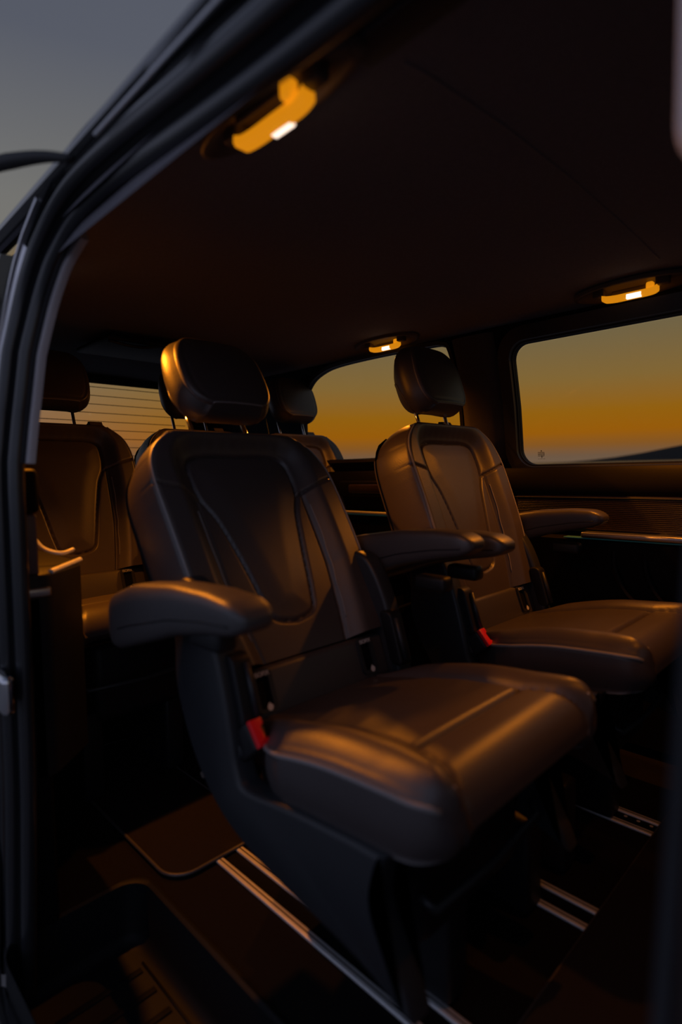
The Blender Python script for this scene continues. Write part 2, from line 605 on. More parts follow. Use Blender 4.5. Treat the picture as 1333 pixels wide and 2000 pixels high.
# ---- near side: door opening
EDGE = [(.757, -.02), (.757, .3), (.759, .6), (.768, .85), (.790, .98), (.800, 1.08), (.785, 1.18), (.72, 1.235), (.60, 1.250), (.50, 1.254), (.38, 1.262), (.24, 1.278), (.10, 1.297), (-.02, 1.309), (-.10, 1.310),
        (-.155, 1.300), (-.195, 1.276), (-.226, 1.235), (-.248, 1.185), (-.258, 1.115), (-.265, 1.022), (-.270, .944), (-.270, .733), (-.270, .596), (-.273, .455), (-.278, .313), (-.296, .109), (-.315, -.10)]
EDGE = [tuple(p) for p in spline(EDGE, 5)]
def edge_frames(pts):
    """frame at each point: origin on the wall skin, A = away from the opening, Bv = out of the van"""
    fr = []
    n = len(pts)
    for i, (x, z) in enumerate(pts):
        a = pts[max(0, i-1)]; b = pts[min(n-1, i+1)]
        o = Vector((x, -yw(z)+.01, z))
        t = (Vector((b[0], -yw(b[1]), b[1]))-Vector((a[0], -yw(a[1]), a[1]))).normalized()
        inw = Vector((.23-x, 0, .55-z))
        nrm = Vector((0, -1, 0)); nrm = (nrm - t*nrm.dot(t)).normalized()
        A = t.cross(nrm).normalized()
        if A.dot(inw) > 0: A = -A
        fr.append((o, A, nrm))
    return fr
FR = edge_frames(EDGE)
def circ(a, b, r, n=10):
    return [(a+r*math.cos(2*math.pi*k/n), b+r*math.sin(2*math.pi*k/n)) for k in range(n)]
def near_side():
    d = struct(empty('door_1', (.2, -.80, 0)), 'open sliding door frame with rubber seals and glossy black paint', 'door frame')
    def put(b, name, m, deg=50):
        o = b.out(name, m, d)
        for v in o.data.vertices: v.co -= Vector((.2, -.80, 0))
        return autosmooth(o, deg)
    b = B(); b.sweep(FR, circ(.011, .002, .0135)); put(b, 'inner_seal', 'rubber', 70)
    b = B(); b.sweep(FR, [(.012, .006), (.012, .012), (.034, .020), (.036, .012)]); put(b, 'seal_channel', 'hole')
    b = B(); b.sweep(FR, circ(.043, .020, .0125)); put(b, 'outer_seal', 'rubber', 70)
    b = B(); b.sweep(FR, [(.045, .012), (.056, .022), (.064, .022), (.066, .014), (.080, .014), (.083, .026), (.089, .030), (.096, .026), (.104, .004), (.09, -.01)]); put(b, 'painted_flange', 'paint', 40)
    # interior edge trim (light strip running down the rear pillar)
    i0 = next(i for i, p in enumerate(EDGE) if p[0] < -.17)
    i1 = next(i for i, p in enumerate(EDGE) if i > i0 and p[1] < .90)
    b = B(); b.sweep(FR[i0:i1], [(-.009, -.010), (-.011, -.014), (-.008, -.024), (.036, -.026), (.036, -.012)]); put(b, 'pillar_edge_trim', 'trim_grey')
    j0 = next(i for i, p in enumerate(EDGE) if i > i0 and p[1] < 1.245)
    b = B(); b.sweep(FR[j0:i1], [(.056, .018), (.057, .030), (.073, .031), (.074, .018)]); put(b, 'pillar_sheen', 'satin')  # bright strips added here and below for sky reflected in black pillar trim
    j0 = next(i for i, p in enumerate(EDGE) if i > i0 and p[1] < 1.285)
    b = B(); b.sweep(FR[j0:i1], [(.083, .020), (.084, .034), (.091, .034), (.092, .020)]); put(b, 'pillar_sheen', 'satin')
    # rear pillar skin behind the opening, outside
    Rz = np.linspace(-.2, 1.30, 16)
    P = [(Vector((-.39, -yw(z)-.045, z)), Vector((-1, 0, 0)), Vector((0, -1, 0))) for z in Rz]
    b = B(); b.sweep(P, [(-.012, -.02), (-.008, .004), (.012, .006), (.016, -.004), (.030, -.004), (.034, .008), (.075, .010), (.080, -.01), (.08, -.03)]); put(b, 'pillar_guide', 'paint', 40)
    # roof side outside the opening
    b = B()
    P = [(Vector((x, 0, 0)), Vector((0, 1, 0)), Vector((0, 0, 1))) for x in np.linspace(-2.1, 2.0, 12)]
    b.sweep(P, [(-.752, 1.372), (-.760, 1.378), (-.760, 1.388), (-.748, 1.402), (-.70, 1.445), (-.62, 1.480), (-.62, 1.46), (-.68, 1.42), (-.71, 1.385), (-.735, 1.368)])
    put(b, 'roof_rail', 'paint', 40)
    b = B(); b.tube([(x, -.768, 1.352) for x in np.linspace(.02, .62, 8)], .0028, 6); put(b, 'bright_roof_line', 'aluminium')
    # upper roller rail behind the door line
    b = B(); b.box((.0, -.745, 1.355), (1.3, -.715, 1.37), .003); put(b, 'roller_track', 'plastic_dark')
    # wall behind the opening (rear) and ahead of it (front)
    V, F = [], []
    def sheet(x0f, x1, z0, z1, nz, nx, off):
        k = len(V)
        for j in range(nz+1):
            z = z0+(z1-z0)*j/nz
            x0 = x0f(z)
            for i in range(nx+1):
                V.append((x0+(x1-x0)*i/nx, -yw(z)+off, z))
        for j in range(nz):
            for i in range(nx):
                F.append((k+j*(nx+1)+i, k+j*(nx+1)+i+1, k+(j+1)*(nx+1)+i+1, k+(j+1)*(nx+1)+i))
    xb = lambda z: interp(z, [-.1, .109, .313, .455, .596, .944, 1.115, 1.185, 1.235, 1.276, 1.30, 1.34], [-.325, -.306, -.288, -.283, -.28, -.28, -.268, -.258, -.236, -.205, -.165, .1])
    xf = lambda z: interp(z, [-.1, .6, .85, .98, 1.08, 1.18, 1.235, 1.262], [.752, .756, .766, .795, .81, .795, .73, .60])
    sheet(xb, -2.16, -.1, 1.30, 30, 8, .005)
    sheet(xf, 2.0, -.1, 1.262, 24, 8, .005)
    w = struct(obj('wall_right', V, F, 'side_panel'), 'near side wall lining behind and ahead of the open sliding door', 'van wall')
    sd = w.modifiers.new('thick', 'SOLIDIFY'); sd.thickness = .012; sd.offset = 0.
    # near-side rear lining: shelf with wood inlay, bright edges and cup-holder rim
    t = struct(empty('trim_2', (-.6, -.78, .4)), 'near rear side lining with dark wood inlay and bright strip', 'side trim')
    def put2(b, name, m, deg=40):
        o = b.out(name, m, t)
        for v in o.data.vertices: v.co -= Vector((-.6, -.78, .4))
        return autosmooth(o, deg)
    b = B(); b.box((-1.9, -.80, .0), (-.335, -.752, .665), .012); put2(b, 'lower_lining', 'side_panel')
    b = B(); b.box((-1.9, -.80, .672), (-.345, -.757, .815), .006); put2(b, 'wood_inlay', 'wood_sky_lit')
    b = B(); b.box((-1.9, -.80, .656), (-.330, -.742, .674), .004); put2(b, 'bright_strip', 'satin')
    b = B(); b.box((-1.9, -.80, .815), (-.335, -.752, .90), .012); put2(b, 'upper_lining', 'side_panel')
    # tray that juts out from the lining
    poly = [(-.335, -.75), (-.345, -.735), (-.42, -.655), (-.47, -.640), (-.80, -.640), (-.80, -.78), (-.335, -.78)]
    b = B(); b.prism(poly, lambda a, c, z: Vector((a, c, z)), .30, .700, .006); put2(b, 'cup_holder_box', 'plastic_dark')
    b = B(); b.tube([(-.348, -.737, .700), (-.385, -.695, .704), (-.425, -.653, .707)], .0055, 8); put2(b, 'bright_rim', 'aluminium')
    b = B(); b.tube(spline([(-.50, -.745, .815), (-.475, -.735, .775), (-.45, -.72, .738), (-.43, -.69, .724), (-.44, -.66, .728)], 6), .0045, 8); put2(b, 'cup_holder_rim', 'aluminium')
    return d
near_side()

# ---- B-pillar side: grey belt-adjuster cover and dark pillar lining at the right edge of the view
def b_pillar():
    t = struct(empty('trim_3', (.80, -.78, .6)), 'dark blue-black front door pillar lining at the right edge', 'pillar trim')
    def put(b, name, m, deg=50):
        o = b.out(name, m, t)
        for v in o.data.vertices: v.co -= Vector((.80, -.78, .6))
        return autosmooth(o, deg)
    P = []
    for z in np.linspace(-.1, 1.20, 16):
        P.append((Vector((interp(z, [-.1, .55, .86, 1.2], [.744, .746, .760, .79]), -yw(z)+.05, z)), Vector((1, 0, 0)), Vector((0, -1, 0))))
    b = B(); b.sweep(P, [(.0, .02), (.006, .0), (.03, -.012), (.12, -.012), (.13, .05), (.0, .05)])
    put(b, 'pillar_lining', 'plastic')
    poly = rrect(.0, .10, .0, .30, .035)
    b = B()
    b.prism([(x, z) for x, z in poly], lambda a, c, t_: Vector((.722+a, t_, 1.050+c)), -.700, -.715, .006)
    put(b, 'belt_adjuster_cover', 'cover_white')
b_pillar()

# ---- floor, step well
def build_floor():
    V = []; F = []
    def quad(x0, x1, y0, y1, z):
        k = len(V)
        V.extend([(x0, y0, z), (x1, y0, z), (x1, y1, z), (x0, y1, z)]); F.append((k, k+1, k+2, k+3))
    quad(-2.16, 2.0, -.586, .83, 0)
    quad(-2.16, -.345, -.83, -.586, 0)
    quad(.75, 2.0, -.83, -.586, 0)
    fl = struct(obj('floor', V, F, 'carpet', None, False), 'dark carpeted van floor', 'floor')
    sd = fl.modifiers.new('t', 'SOLIDIFY'); sd.thickness = .05; sd.offset = -1
    # moulded step tray
    st = empty('step_tray', (.2, -.72, -.13))
    tag(st, 'black moulded plastic step tray sunk inside the sliding door', 'step')
    def tray_loop(g, z, r):
        return [(x, y, z) for x, y in rrect(-.345+g, .75-g, -.86, -.586-g, r, 6, (r, r, r, r))]
    rings = [tray_loop(-.012, .004, .05), tray_loop(-.004, .008, .05), tray_loop(.003, .004, .05), tray_loop(.008, -.10, .045), tray_loop(.016, -.116, .045), tray_loop(.03, -.122, .04)]
    V = [Vector(p)-Vector((.2, -.72, -.13)) for r in rings for p in r]; n = len(rings[0])
    F = []
    for j in range(len(rings)-1):
        for i in range(n):
            F.append((j*n+i, j*n+(i+1) % n, (j+1)*n+(i+1) % n, (j+1)*n+i))
    F.append(tuple((len(rings)-1)*n+i for i in range(n)))
    autosmooth(obj('tray', V, F, 'tray_plastic', st), 50)
    for k in range(16):
        b = B(); x = -.25+k*.06
        b.box((x-.2, -.08, .0075), (x+.014-.2, .085, .0115), .0015)
        b.out('tread_rib', 'tray_plastic', st)
    b = B(); b.tube([(-.46+.9*k/6, .095, .0085) for k in range(7)], .003, 6); b.out('tread_line', 'tray_plastic', st)
    # outer sill
    b = B(); b.box((-.34, -.90, -.10), (.74, -.855, -.06), .010)
    s = b.out('trim_4', 'paint'); struct(autosmooth(s), 'glossy painted door sill below the opening', 'sill')
build_floor()

# ---- floor rails
def rail(y, x0, x1, label, holes=False):
    r = empty('floor_rail', (x0, y, 0))
    tag(r, label, 'rail', 'aluminium seat rails in the floor')
    L = x1-x0
    for sg in (-1, 1):
        b = B(); b.box((0, sg*.027-.009, .0), (L, sg*.027+.009, .007), .0025)
        lip = autosmooth(b.out('rail_lip', 'aluminium', r))
        b = B(); b.box((0, sg*.027-.0012, .0066), (L, sg*.027+.0012, .0074)); b.out('lip_groove', 'hole', lip, False)
    b = B(); b.box((0, -.018, .0005), (L, .018, .002)); b.out('rail_slot', 'hole', r, False)
    me = None
    for k in range(int(L/.03) if holes else 0):
        x = .015+k*.03
        if me is None:
            b = B(); b.add([(.0045*math.cos(2*math.pi*i/10), .0045*math.sin(2*math.pi*i/10), .0024) for i in range(10)], [tuple(range(10))])
            o = b.out('rail_hole', 'aluminium', r, False); me = o.data
        else:
            o = link(bpy.data.objects.new('rail_hole', me), r)
        o.location = (x, .009, 0)
    return r
rail(-.408, -.285, 1.6, 'long aluminium floor rail beside the sliding door step')
rail(-.025, -1.8, .428, 'aluminium floor rail in the gap between the two front seats')
rail(.368, -1.8, .430, 'aluminium floor rail under the far seat, by the far side lining', True)

# ---- carpets
def floor_mat(name, outline, z, th, label):
    cx = sum(p[0] for p in outline)/len(outline); cy = sum(p[1] for p in outline)/len(outline)
    m = empty(name, (cx, cy, z))
    tag(m, label, 'floor mat')
    poly = [(x-cx, y-cy) for x, y in outline]
    b = B(); b.prism(poly, lambda a, c, t: Vector((a, c, t)), 0, th, .004); autosmooth(b.out('pile', 'mat_pile', m))
    b = B(); b.tube([(x, y, th*.75) for x, y in poly], .0045, 6, closed=True); b.out('bound_edge', 'leather_plain', m)
floor_mat('floor_mat', rrect(-1.0, -.262, -.55, -.30, .06, 6), .001, .010, 'small dark carpet mat with rounded corner behind the near seat')
floor_mat('floor_mat', rrect(.430, 1.9, -.57, .60, .02, 4), .001, .028, 'large dark carpet mat in front of the seats, covering the rail ends')

# =================================================================== SEATS
# seat-local frame: origin on the floor under the seat, x forward, y across (away from the door), z up.
PIV = np.array([-.03, .47])            # backrest pivot (x, z)
def back_w(s):
    s = np.asarray(s, float)
    base = np.interp(s, [0, .10, .22, .40], [.200, .218, .234, .240])
    t = np.clip((s-.42)/.150, 0, 1)
    top = .120+.120*np.sqrt(np.clip(1-t**2.3, 0, 1))
    return np.where(s > .42, top, base)
S0, S1 = .045, .570
INS = np.array(spline([(.0, .515), (.085, .515), (.128, .500), (.136, .455), (.130, .405), (.108, .355), (.085, .26), (.066, .165), (.050, .125), (.0, .112)], 8))
def poly_full(half):
    right = [tuple(p) for p in half]
    left = [(-p[0], p[1]) for p in right[::-1]]
    return np.array(right+left[1:-1])
INSP = poly_full(INS)
def sdf(Y, Z, poly):
    """signed distance (negative inside) of points to a polygon"""
    p = np.stack([Y.ravel(), Z.ravel()], 1)
    dmin = np.full(len(p), 1e9); ins = np.zeros(len(p), bool)
    n = len(poly)
    for i in range(n):
        a = poly[i]; b = poly[(i+1) % n]
        ab = b-a; t = np.clip(((p-a)@ab)/max(ab@ab, 1e-12), 0, 1)
        q = a+t[:, None]*ab
        dmin = np.minimum(dmin, np.hypot(*(p-q).T))
        cr = ((a[1] > p[:, 1]) != (b[1] > p[:, 1]))
        with np.errstate(divide='ignore', invalid='ignore'):
            xi = (b[0]-a[0])*(p[:, 1]-a[1])/(b[1]-a[1]+1e-15)+a[0]
        ins ^= cr & (p[:, 0] < xi)
    return np.where(ins, -dmin, dmin).reshape(Y.shape)
def gauss(x, w): return np.exp(-(x/w)**2)

def edgecols(n):
    v = np.linspace(-1, 1, n)
    return np.sign(v)*(1-(1-np.abs(v))**1.45)
def grid_faces(nr, nc, mask=None):
    F = []
    for i in range(nr-1):
        for j in range(nc-1):
            if mask is None or mask[i, j]:
                F.append((i*nc+j, i*nc+j+1, (i+1)*nc+j+1, (i+1)*nc+j))
    return F
def compact(V, F):
    used = sorted({i for f in F for i in f}); mp = {k: i for i, k in enumerate(used)}
    return [V[k] for k in used], [tuple(mp[i] for i in f) for f in F]

# height field of the backrest front, in (y, s) -> n
NR, NC = 172, 161
sv = S0+(S1-S0)*(1-(1-np.linspace(0, 1, NR))**1.25)
vv = edgecols(NC)
SS, VV = np.meshgrid(sv, vv, indexing='ij')
WW = back_w(SS)
YY = VV*WW
SD = sdf(YY, SS, INSP)
AY = np.abs(YY)
def seam_s(ay): return .405+.30*(ay-.136)          # cross seam, climbing outwards
upper = sstep(-.02, .02, SS-seam_s(AY))
low_bol = sstep(0, .055, AY-(WW-.105))
top_bol = sstep(0, .055, SD)
h = .032*(upper*top_bol+(1-upper)*low_bol)
h += .010*np.sin(np.clip((SS-S0)/(S1-S0), 0, 1)*math.pi)
h += np.where(SD < 0, .006*sstep(0, .06, -SD)-.002, 0)
h -= .0075*gauss(SD, .0036)
h -= .006*gauss(SS-seam_s(AY), .0034)*sstep(0, .006, SD)
h -= .005*gauss(AY-(WW-.096), .0036)*(1-upper)*sstep(.003, .01, SD)
DE = np.minimum(WW-AY, (S1-SS)*1.0)
RR = .015
h -= RR-np.sqrt(np.clip(RR**2-np.clip(RR-DE, 0, RR)**2, 0, None))
# creases under the top roll and at the flanks
h += .0004*np.sin(YY*210+8*SS)*gauss(SS-.535, .018)*(SD > 0)
NN = .022+h
fc = lambda A: .25*(A[:-1, :-1]+A[1:, :-1]+A[:-1, 1:]+A[1:, 1:])
cSD, cUP, cY = fc(SD), fc(SS-seam_s(AY)), fc(YY)
M_INS = cSD < 0
M_TOP = (~M_INS) & (cUP > 0)
M_L = (~M_INS) & (cUP <= 0)

NBACK = -.085
def bk(y, s, n, ang):
    """backrest frame -> seat frame"""
    a = math.radians(ang)
    x = PIV[0]-math.sin(a)*s+math.cos(a)*n
    z = PIV[1]+math.cos(a)*s+math.sin(a)*n
    return (x, y, z)

def build_backrest(root, ang):
    G = [bk(YY[i, j], SS[i, j], NN[i, j], ang) for i in range(NR) for j in range(NC)]
    br = None
    V, F = compact(G, grid_faces(NR, NC, M_L)); br = obj('backrest', V, F, 'leather', root)
    V, F = compact(G, grid_faces(NR, NC, M_TOP)); obj('shoulder_panel', V, F, 'leather', br)
    V, F = compact(G, grid_faces(NR, NC, M_INS)); obj('centre_panel', V, F, 'leather', br)
    # sides: from the front edge round to the back
    loop = [(i, 0) for i in range(NR)]+[(NR-1, j) for j in range(1, NC)]+[(i, NC-1) for i in range(NR-2, -1, -1)]
    def ring(k):
        out = []
        for (i, j) in loop:
            y, s, n = YY[i, j], SS[i, j], NN[i, j]
            t = k/5
            nb = NBACK
            nn = n+(nb-n)*t
            bul = .006*math.sin(t*math.pi)
            sc = 1+bul/.24 - .03*t*t
            ds = bul if s > .5 else 0
            out.append(bk(y*sc, s+ds-.012*t*t*(s > .5), nn, ang))
        return out
    rings = [ring(k) for k in range(6)]
    m = len(loop); V = [p for r in rings for p in r]
    F = [(k*m+i, k*m+i+1, (k+1)*m+i+1, (k+1)*m+i) for k in range(5) for i in range(m-1)]
    obj('backrest_side', V, F, 'leather', br)
    # hard rear shell
    r2, c2 = 26, 22
    s2 = np.linspace(S0-.03, S1-.004, r2); v2 = np.linspace(-1, 1, c2)
    V = []
    for s in s2:
        w = float(back_w(max(s, S0)))*.99+.004
        for v in v2:
            d = min(w*(1-abs(v)), (S1-s)*1.2)
            n = NBACK+.012-.028*(1-math.exp(-d/.03))
            V.append(bk(v*w, s, n, ang))
    obj('rear_shell', V, [f[::-1] for f in grid_faces(r2, c2)], 'plastic', br)
    # piping along both outer edges
    for sg in (-1, 1):
        pts = []
        for s in np.linspace(.09, S1-.012, 40):
            w = float(back_w(s)); y = w-.005
            i = int(np.argmin(np.abs(sv-s))); j = int(np.argmin(np.abs(YY[i]-sg*y)))
            pts.append(bk(YY[i, j], SS[i, j], NN[i, j]+.0010, ang))
        b = B(); b.tube([tuple(p) for p in spline(pts[::3], 4)], .0026, 6); b.out('piping', 'piping', br)
        pts = []
        for s in np.linspace(.09, .40, 24):
            w = float(back_w(s)); y = w-.088
            i = int(np.argmin(np.abs(sv-s))); j = int(np.argmin(np.abs(YY[i]-sg*y)))
            pts.append(bk(YY[i, j], SS[i, j], NN[i, j]+.0008, ang))
        b = B(); b.tube([tuple(p) for p in spline(pts[::3], 4)], .0016, 6); b.out('piping', 'piping', br)
    return br

def build_headrest(root, ang, lift=0., dn=0., rear=-.040):
    H0, H1 = .600+lift, .806+lift
    r1, c1 = 44, 45
    tt = np.linspace(-.97, 1, r1)
    ss = (H0+H1)/2+(H1-H0)/2*tt
    wid = .116*(1-np.abs(np.clip(tt, -1, 1)*.975)**3.6)**(1/3.6)*np.where(tt > 0, 1-.13*tt**1.5, 1-.06*tt**2)
    vh = edgecols(c1)
    S_, V_ = np.meshgrid(ss, vh, indexing='ij')
    W_ = np.repeat(wid[:, None], c1, 1); Y_ = V_*W_
    D_ = np.minimum(W_-np.abs(Y_), np.minimum(S_-H0, H1-S_)*1.0)
    curve = .010*(1-(Y_/.116)**2)
    n_ = .102+dn+curve-.018*np.clip((S_-(H0+.13))/.07, 0, 1)**2
    rr = .012
    n_ = n_-(rr-np.sqrt(np.clip(rr**2-np.clip(rr-D_, 0, rr)**2, 0, None)))
    n_ -= .0020*gauss(D_-.018, .0030)
    G = [bk(Y_[i, j], S_[i, j], n_[i, j], ang) for i in range(r1) for j in range(c1)]
    hr = obj('headrest', G, grid_faces(r1, c1), 'leather', root)
    # side: rounded body
    loop = [(0, j) for j in range(c1-1, -1, -1)]+[(i, 0) for i in range(1, r1)]+[(r1-1, j) for j in range(1, c1)]+[(i, c1-1) for i in range(r1-2, 0, -1)]
    cs = (H0+H1)/2-.01
    V = []; K = 10
    for k in range(K+1):
        t = k/K
        for (i, j) in loop:
            y, s, n = Y_[i, j], S_[i, j], n_[i, j]
            sc = math.sqrt(max(0, 1-(max(0, t-.12)/.90)**3.0))
            sc = sc*(1+.11*math.sin(min(1, t*1.5)*math.pi))
            if k == K: sc = max(sc, .04)
            V.append(bk(y*sc, cs+(s-cs)*(sc*.75+.25*sc), n+(rear-n)*t, ang))
    m = len(loop)
    F = [(k*m+i, k*m+(i+1) % m, (k+1)*m+(i+1) % m, (k+1)*m+i) for k in range(K) for i in range(m)]
    F.append(tuple(K*m+i for i in range(m)))
    obj('headrest_side', V, F, 'leather_plain', hr)
    b = B()
    pts = [bk(Y_[i, j]*.985, cs+(S_[i, j]-cs)*.985, n_[i, j]+.003, ang) for (i, j) in loop]
    b.tube(pts[::2], .0016, 6, closed=True); b.out('piping', 'piping', hr)
    # arc seam on each flank, following the side surface
    for sg in (-1, 1):
        pts = []
        for u in np.linspace(0, 1, 16):
            frac = .06+.56*math.sin(u*math.pi/2)
            tk = .46+.40*(1-math.cos(u*math.pi/2))
            i_ = int(frac*(r1-1)); q = (c1-1+i_) if sg < 0 else (m-i_) % m
            k_ = tk*K; k0 = int(k_); f_ = k_-k0
            a_ = Vector(V[k0*m+q]); b_ = Vector(V[min(K, k0+1)*m+q])
            pts.append(a_.lerp(b_, f_))
        b = B(); b.tube(pts, .0018, 6); b.out('piping', 'leather_plain', hr)
    for sg in (-1, 1):
        b = B(); b.tube([bk(sg*.074, s, .004, ang) for s in (S1-.08, S1+.03, H0+.07)], .0055, 12)
        b.out('headrest_post', 'chrome', root)
        b = B(); b.tube([bk(sg*.074, s, .004, ang) for s in (S1-.02, S1+.006)], .010, 12)
        b.out('post_collar', 'plastic_dark', root)
    return hr

# cushion height field in (y, x) -> z
QR, QC = 96, 95
CX0, CX1 = -.045, .466
def cush_w(x):
    x = np.asarray(x, float)
    base = np.interp(x, [-.05, .05, .085, .12, .17, .40], [.172, .178, .200, .228, .243, .246])
    t = np.clip((x-.408)/.058, 0, 1)
    return np.where(x > .408, .196+.050*np.sqrt(np.clip(1-t**2.3, 0, 1)), base)
xv = CX0+(CX1-CX0)*(1-(1-np.linspace(0, 1, QR))**1.3)
XX, VQ = np.meshgrid(xv, edgecols(QC), indexing='ij')
WQ = cush_w(XX); YQ = VQ*WQ; AQ = np.abs(YQ)
def cseam(x): return np.interp(x, [-.05, .10, .20, .36, .43, .50], [.150, .150, .150, .152, .172, .195])
zc = .432+.068*sstep(-.08, .34, XX)+.006*sstep(.3, .42, XX)
t = np.clip((AQ-cseam(XX))/np.maximum(WQ-cseam(XX), .01), 0, 1)
zc += (.020*np.sin(np.clip(t*1.15, 0, 1)*math.pi*.9))*sstep(-.02, .14, XX)
zc -= .014*t*t
zc += .004*np.sin(np.clip(XX/.36, 0, 1)*math.pi)*(1-(AQ/.16)**2).clip(0)
zc -= .006*gauss(AQ-cseam(XX), .0045)
zc -= .0085*gauss(XX-.358-.03*(AQ/.15)**2*0, .0060)*(AQ < cseam(XX))
zc -= .0016*np.abs(np.sin(XX*46+YQ*9))*gauss(AQ-.11, .035)*(XX < .30)*sstep(.0, .06, XX)
DF = (CX1-XX); rf = .062-.034*t
zc -= rf-np.sqrt(np.clip(rf**2-np.clip(rf-DF, 0, rf)**2, 0, None))
DS = WQ-AQ; rs = .016
zc -= rs-np.sqrt(np.clip(rs**2-np.clip(rs-DS, 0, rs)**2, 0, None))
cT = fc(AQ-cseam(XX)); cX = fc(XX)
def build_cushion(root):
    G = [(XX[i, j], YQ[i, j], zc[i, j]) for i in range(QR) for j in range(QC)]
    up = lambda F: F
    cy = fc(YQ)
    V, F = compact(G, grid_faces(QR, QC, (cT <= 0) & (cX <= .358))); cu = obj('cushion', V, [f[::-1] for f in F], 'leather', root)
    V, F = compact(G, grid_faces(QR, QC, (cT <= 0) & (cX > .358))); obj('cushion_front', V, [f[::-1] for f in F], 'leather', cu)
    for sg in (-1, 1):
        V, F = compact(G, grid_faces(QR, QC, (cT > 0) & (cy*sg > 0))); obj('cushion_bolster', V, [f[::-1] for f in F], 'leather', cu)
    loop = [(i, 0) for i in range(QR)]+[(QR-1, j) for j in range(1, QC)]+[(i, QC-1) for i in range(QR-2, -1, -1)]
    V = []; K = 6; m = len(loop)
    for k in range(K+1):
        t = k/K
        for (i, j) in loop:
            x, y, z = XX[i, j], YQ[i, j], zc[i, j]
            zb = interp(x, [-.05, .08, .36, .47], [.345, .368, .394, .412])
            yy = y*(1+.010*math.sin(t*math.pi)-.055*t*t)
            xx = x+(.006*math.sin(t*math.pi)-(.040*t+.035*t*t)*(1-.80*float(sstep(.14, .205, abs(y)))))*float(sstep(.38, .47, x))
            V.append((xx, yy, z+(zb-z)*t + .0016*math.sin(x*95+3*t)*math.sin(t*math.pi)*(x < .30)))
    F = [(k*m+i, (k+1)*m+i, (k+1)*m+i+1, k*m+i+1) for k in range(K) for i in range(m-1)]
    F.append(tuple(K*m+i for i in range(m)))
    obj('cushion_side', V, F, 'leather', cu)
    for sg in (-1, 1):
        j = 1 if sg < 0 else QC-2
        pts = [(XX[i, j], YQ[i, j], zc[i, j]+.0015) for i in range(12, QR-4, 3)]
        b = B(); b.tube(pts, .0040, 6); b.out('piping', 'piping', cu)
        x = .466
        i = int(np.argmin(np.abs(xv-.455))); j2 = int(np.argmin(np.abs(YQ[i]-sg*(cseam(.455)+.02))))
        p0 = Vector((XX[i, j2], YQ[i, j2], zc[i, j2]))
        pts = [p0, Vector((.458, sg*.206, .470)), Vector((.453, sg*.207, .45)), Vector((.444, sg*.206, .418))]
        b = B(); b.tube(pts, .0028, 6); b.out('piping', 'piping', cu)
    return cu

SIDE = spline([(-.132, .560), (-.130, .490), (-.092, .405), (-.045, .345), (.014, .300), (.090, .272), (.180, .256), (.330, .235), (.424, .205)], 4) \
    + spline([(.412, .235), (.392, .270), (.366, .325), (.372, .370), (.386, .404)], 4) \
    + spline([(.330, .400), (.200, .388), (.085, .372), (.060, .392), (.046, .440), (.030, .505), (.006, .585), (-.025, .650), (-.060, .690), (-.105, .695), (-.130, .640)], 4)
SIDE = [(float(a), float(b)) for a, b in SIDE]
def build_base(root, ys=0., zf=0.):
    base = None
    for sg in (-1, 1):
        b = B(); b.prism(SIDE, lambda a, c, t: Vector((a, t, c)), sg*.200, sg*.246, .010)
        o = autosmooth(b.out('side_shell', 'plastic', root), 35)
        # raised belt-tongue slot on the upper arm of the shell
        b = B(); b.prism(rrect(-.008, .026, .46, .575, .012, 5), lambda a, c, t: Vector((a-(c-.46)*.30+.036, t, c)), sg*.188, sg*.226, .004)
        f = autosmooth(b.out('belt_slot', 'plastic_dark', o), 35)
        b = B(); b.tube([(.062, sg*.200, .475), (.034, sg*.200, .562)], .006, 8); b.out('slot_ridge', 'plastic', f)
        b = B(); b.tube([(.030, sg*.222, .452), (.040, sg*.224, .430), (.055, sg*.226, .412)], .008, 8); b.out('release_lever', 'aluminium' if False else 'plastic', o)
    b = B(); b.box((-.06, -.12, .16), (.34, .19, .385), .03); autosmooth(b.out('pedestal', 'plastic_dark', root), 35)
    for yr in ((0., .27) if abs(ys) == 1 else (-.12, .12)):
        y = yr if ys < 0 else -yr
        b = B(); b.box((-.10, y-.03, .008-zf), (.33, y+.03, .20), .012); autosmooth(b.out('rail_foot', 'plastic_dark', root), 35)
    b = B(); b.tube([(.37, -.16, .30), (.39, -.15, .285), (.395, 0, .28), (.39, .15, .285), (.37, .16, .30)], .007, 8); b.out('slide_bar', 'plastic', root)

def text_mesh(name, body, size, m, parent, M):
    cu = bpy.data.curves.new(name, 'FONT'); cu.body = body; cu.size = size; cu.align_x = 'CENTER'; cu.align_y = 'CENTER'; cu.extrude = .0003
    t = bpy.data.objects.new('tmp', cu); COL.objects.link(t)
    dg = bpy.context.evaluated_depsgraph_get()
    me = bpy.data.meshes.new_from_object(t.evaluated_get(dg)); me.name = name
    bpy.data.objects.remove(t)
    me.transform(M); me.materials.clear(); me.materials.append(MATS[m])
    return link(bpy.data.objects.new(name, me), parent)

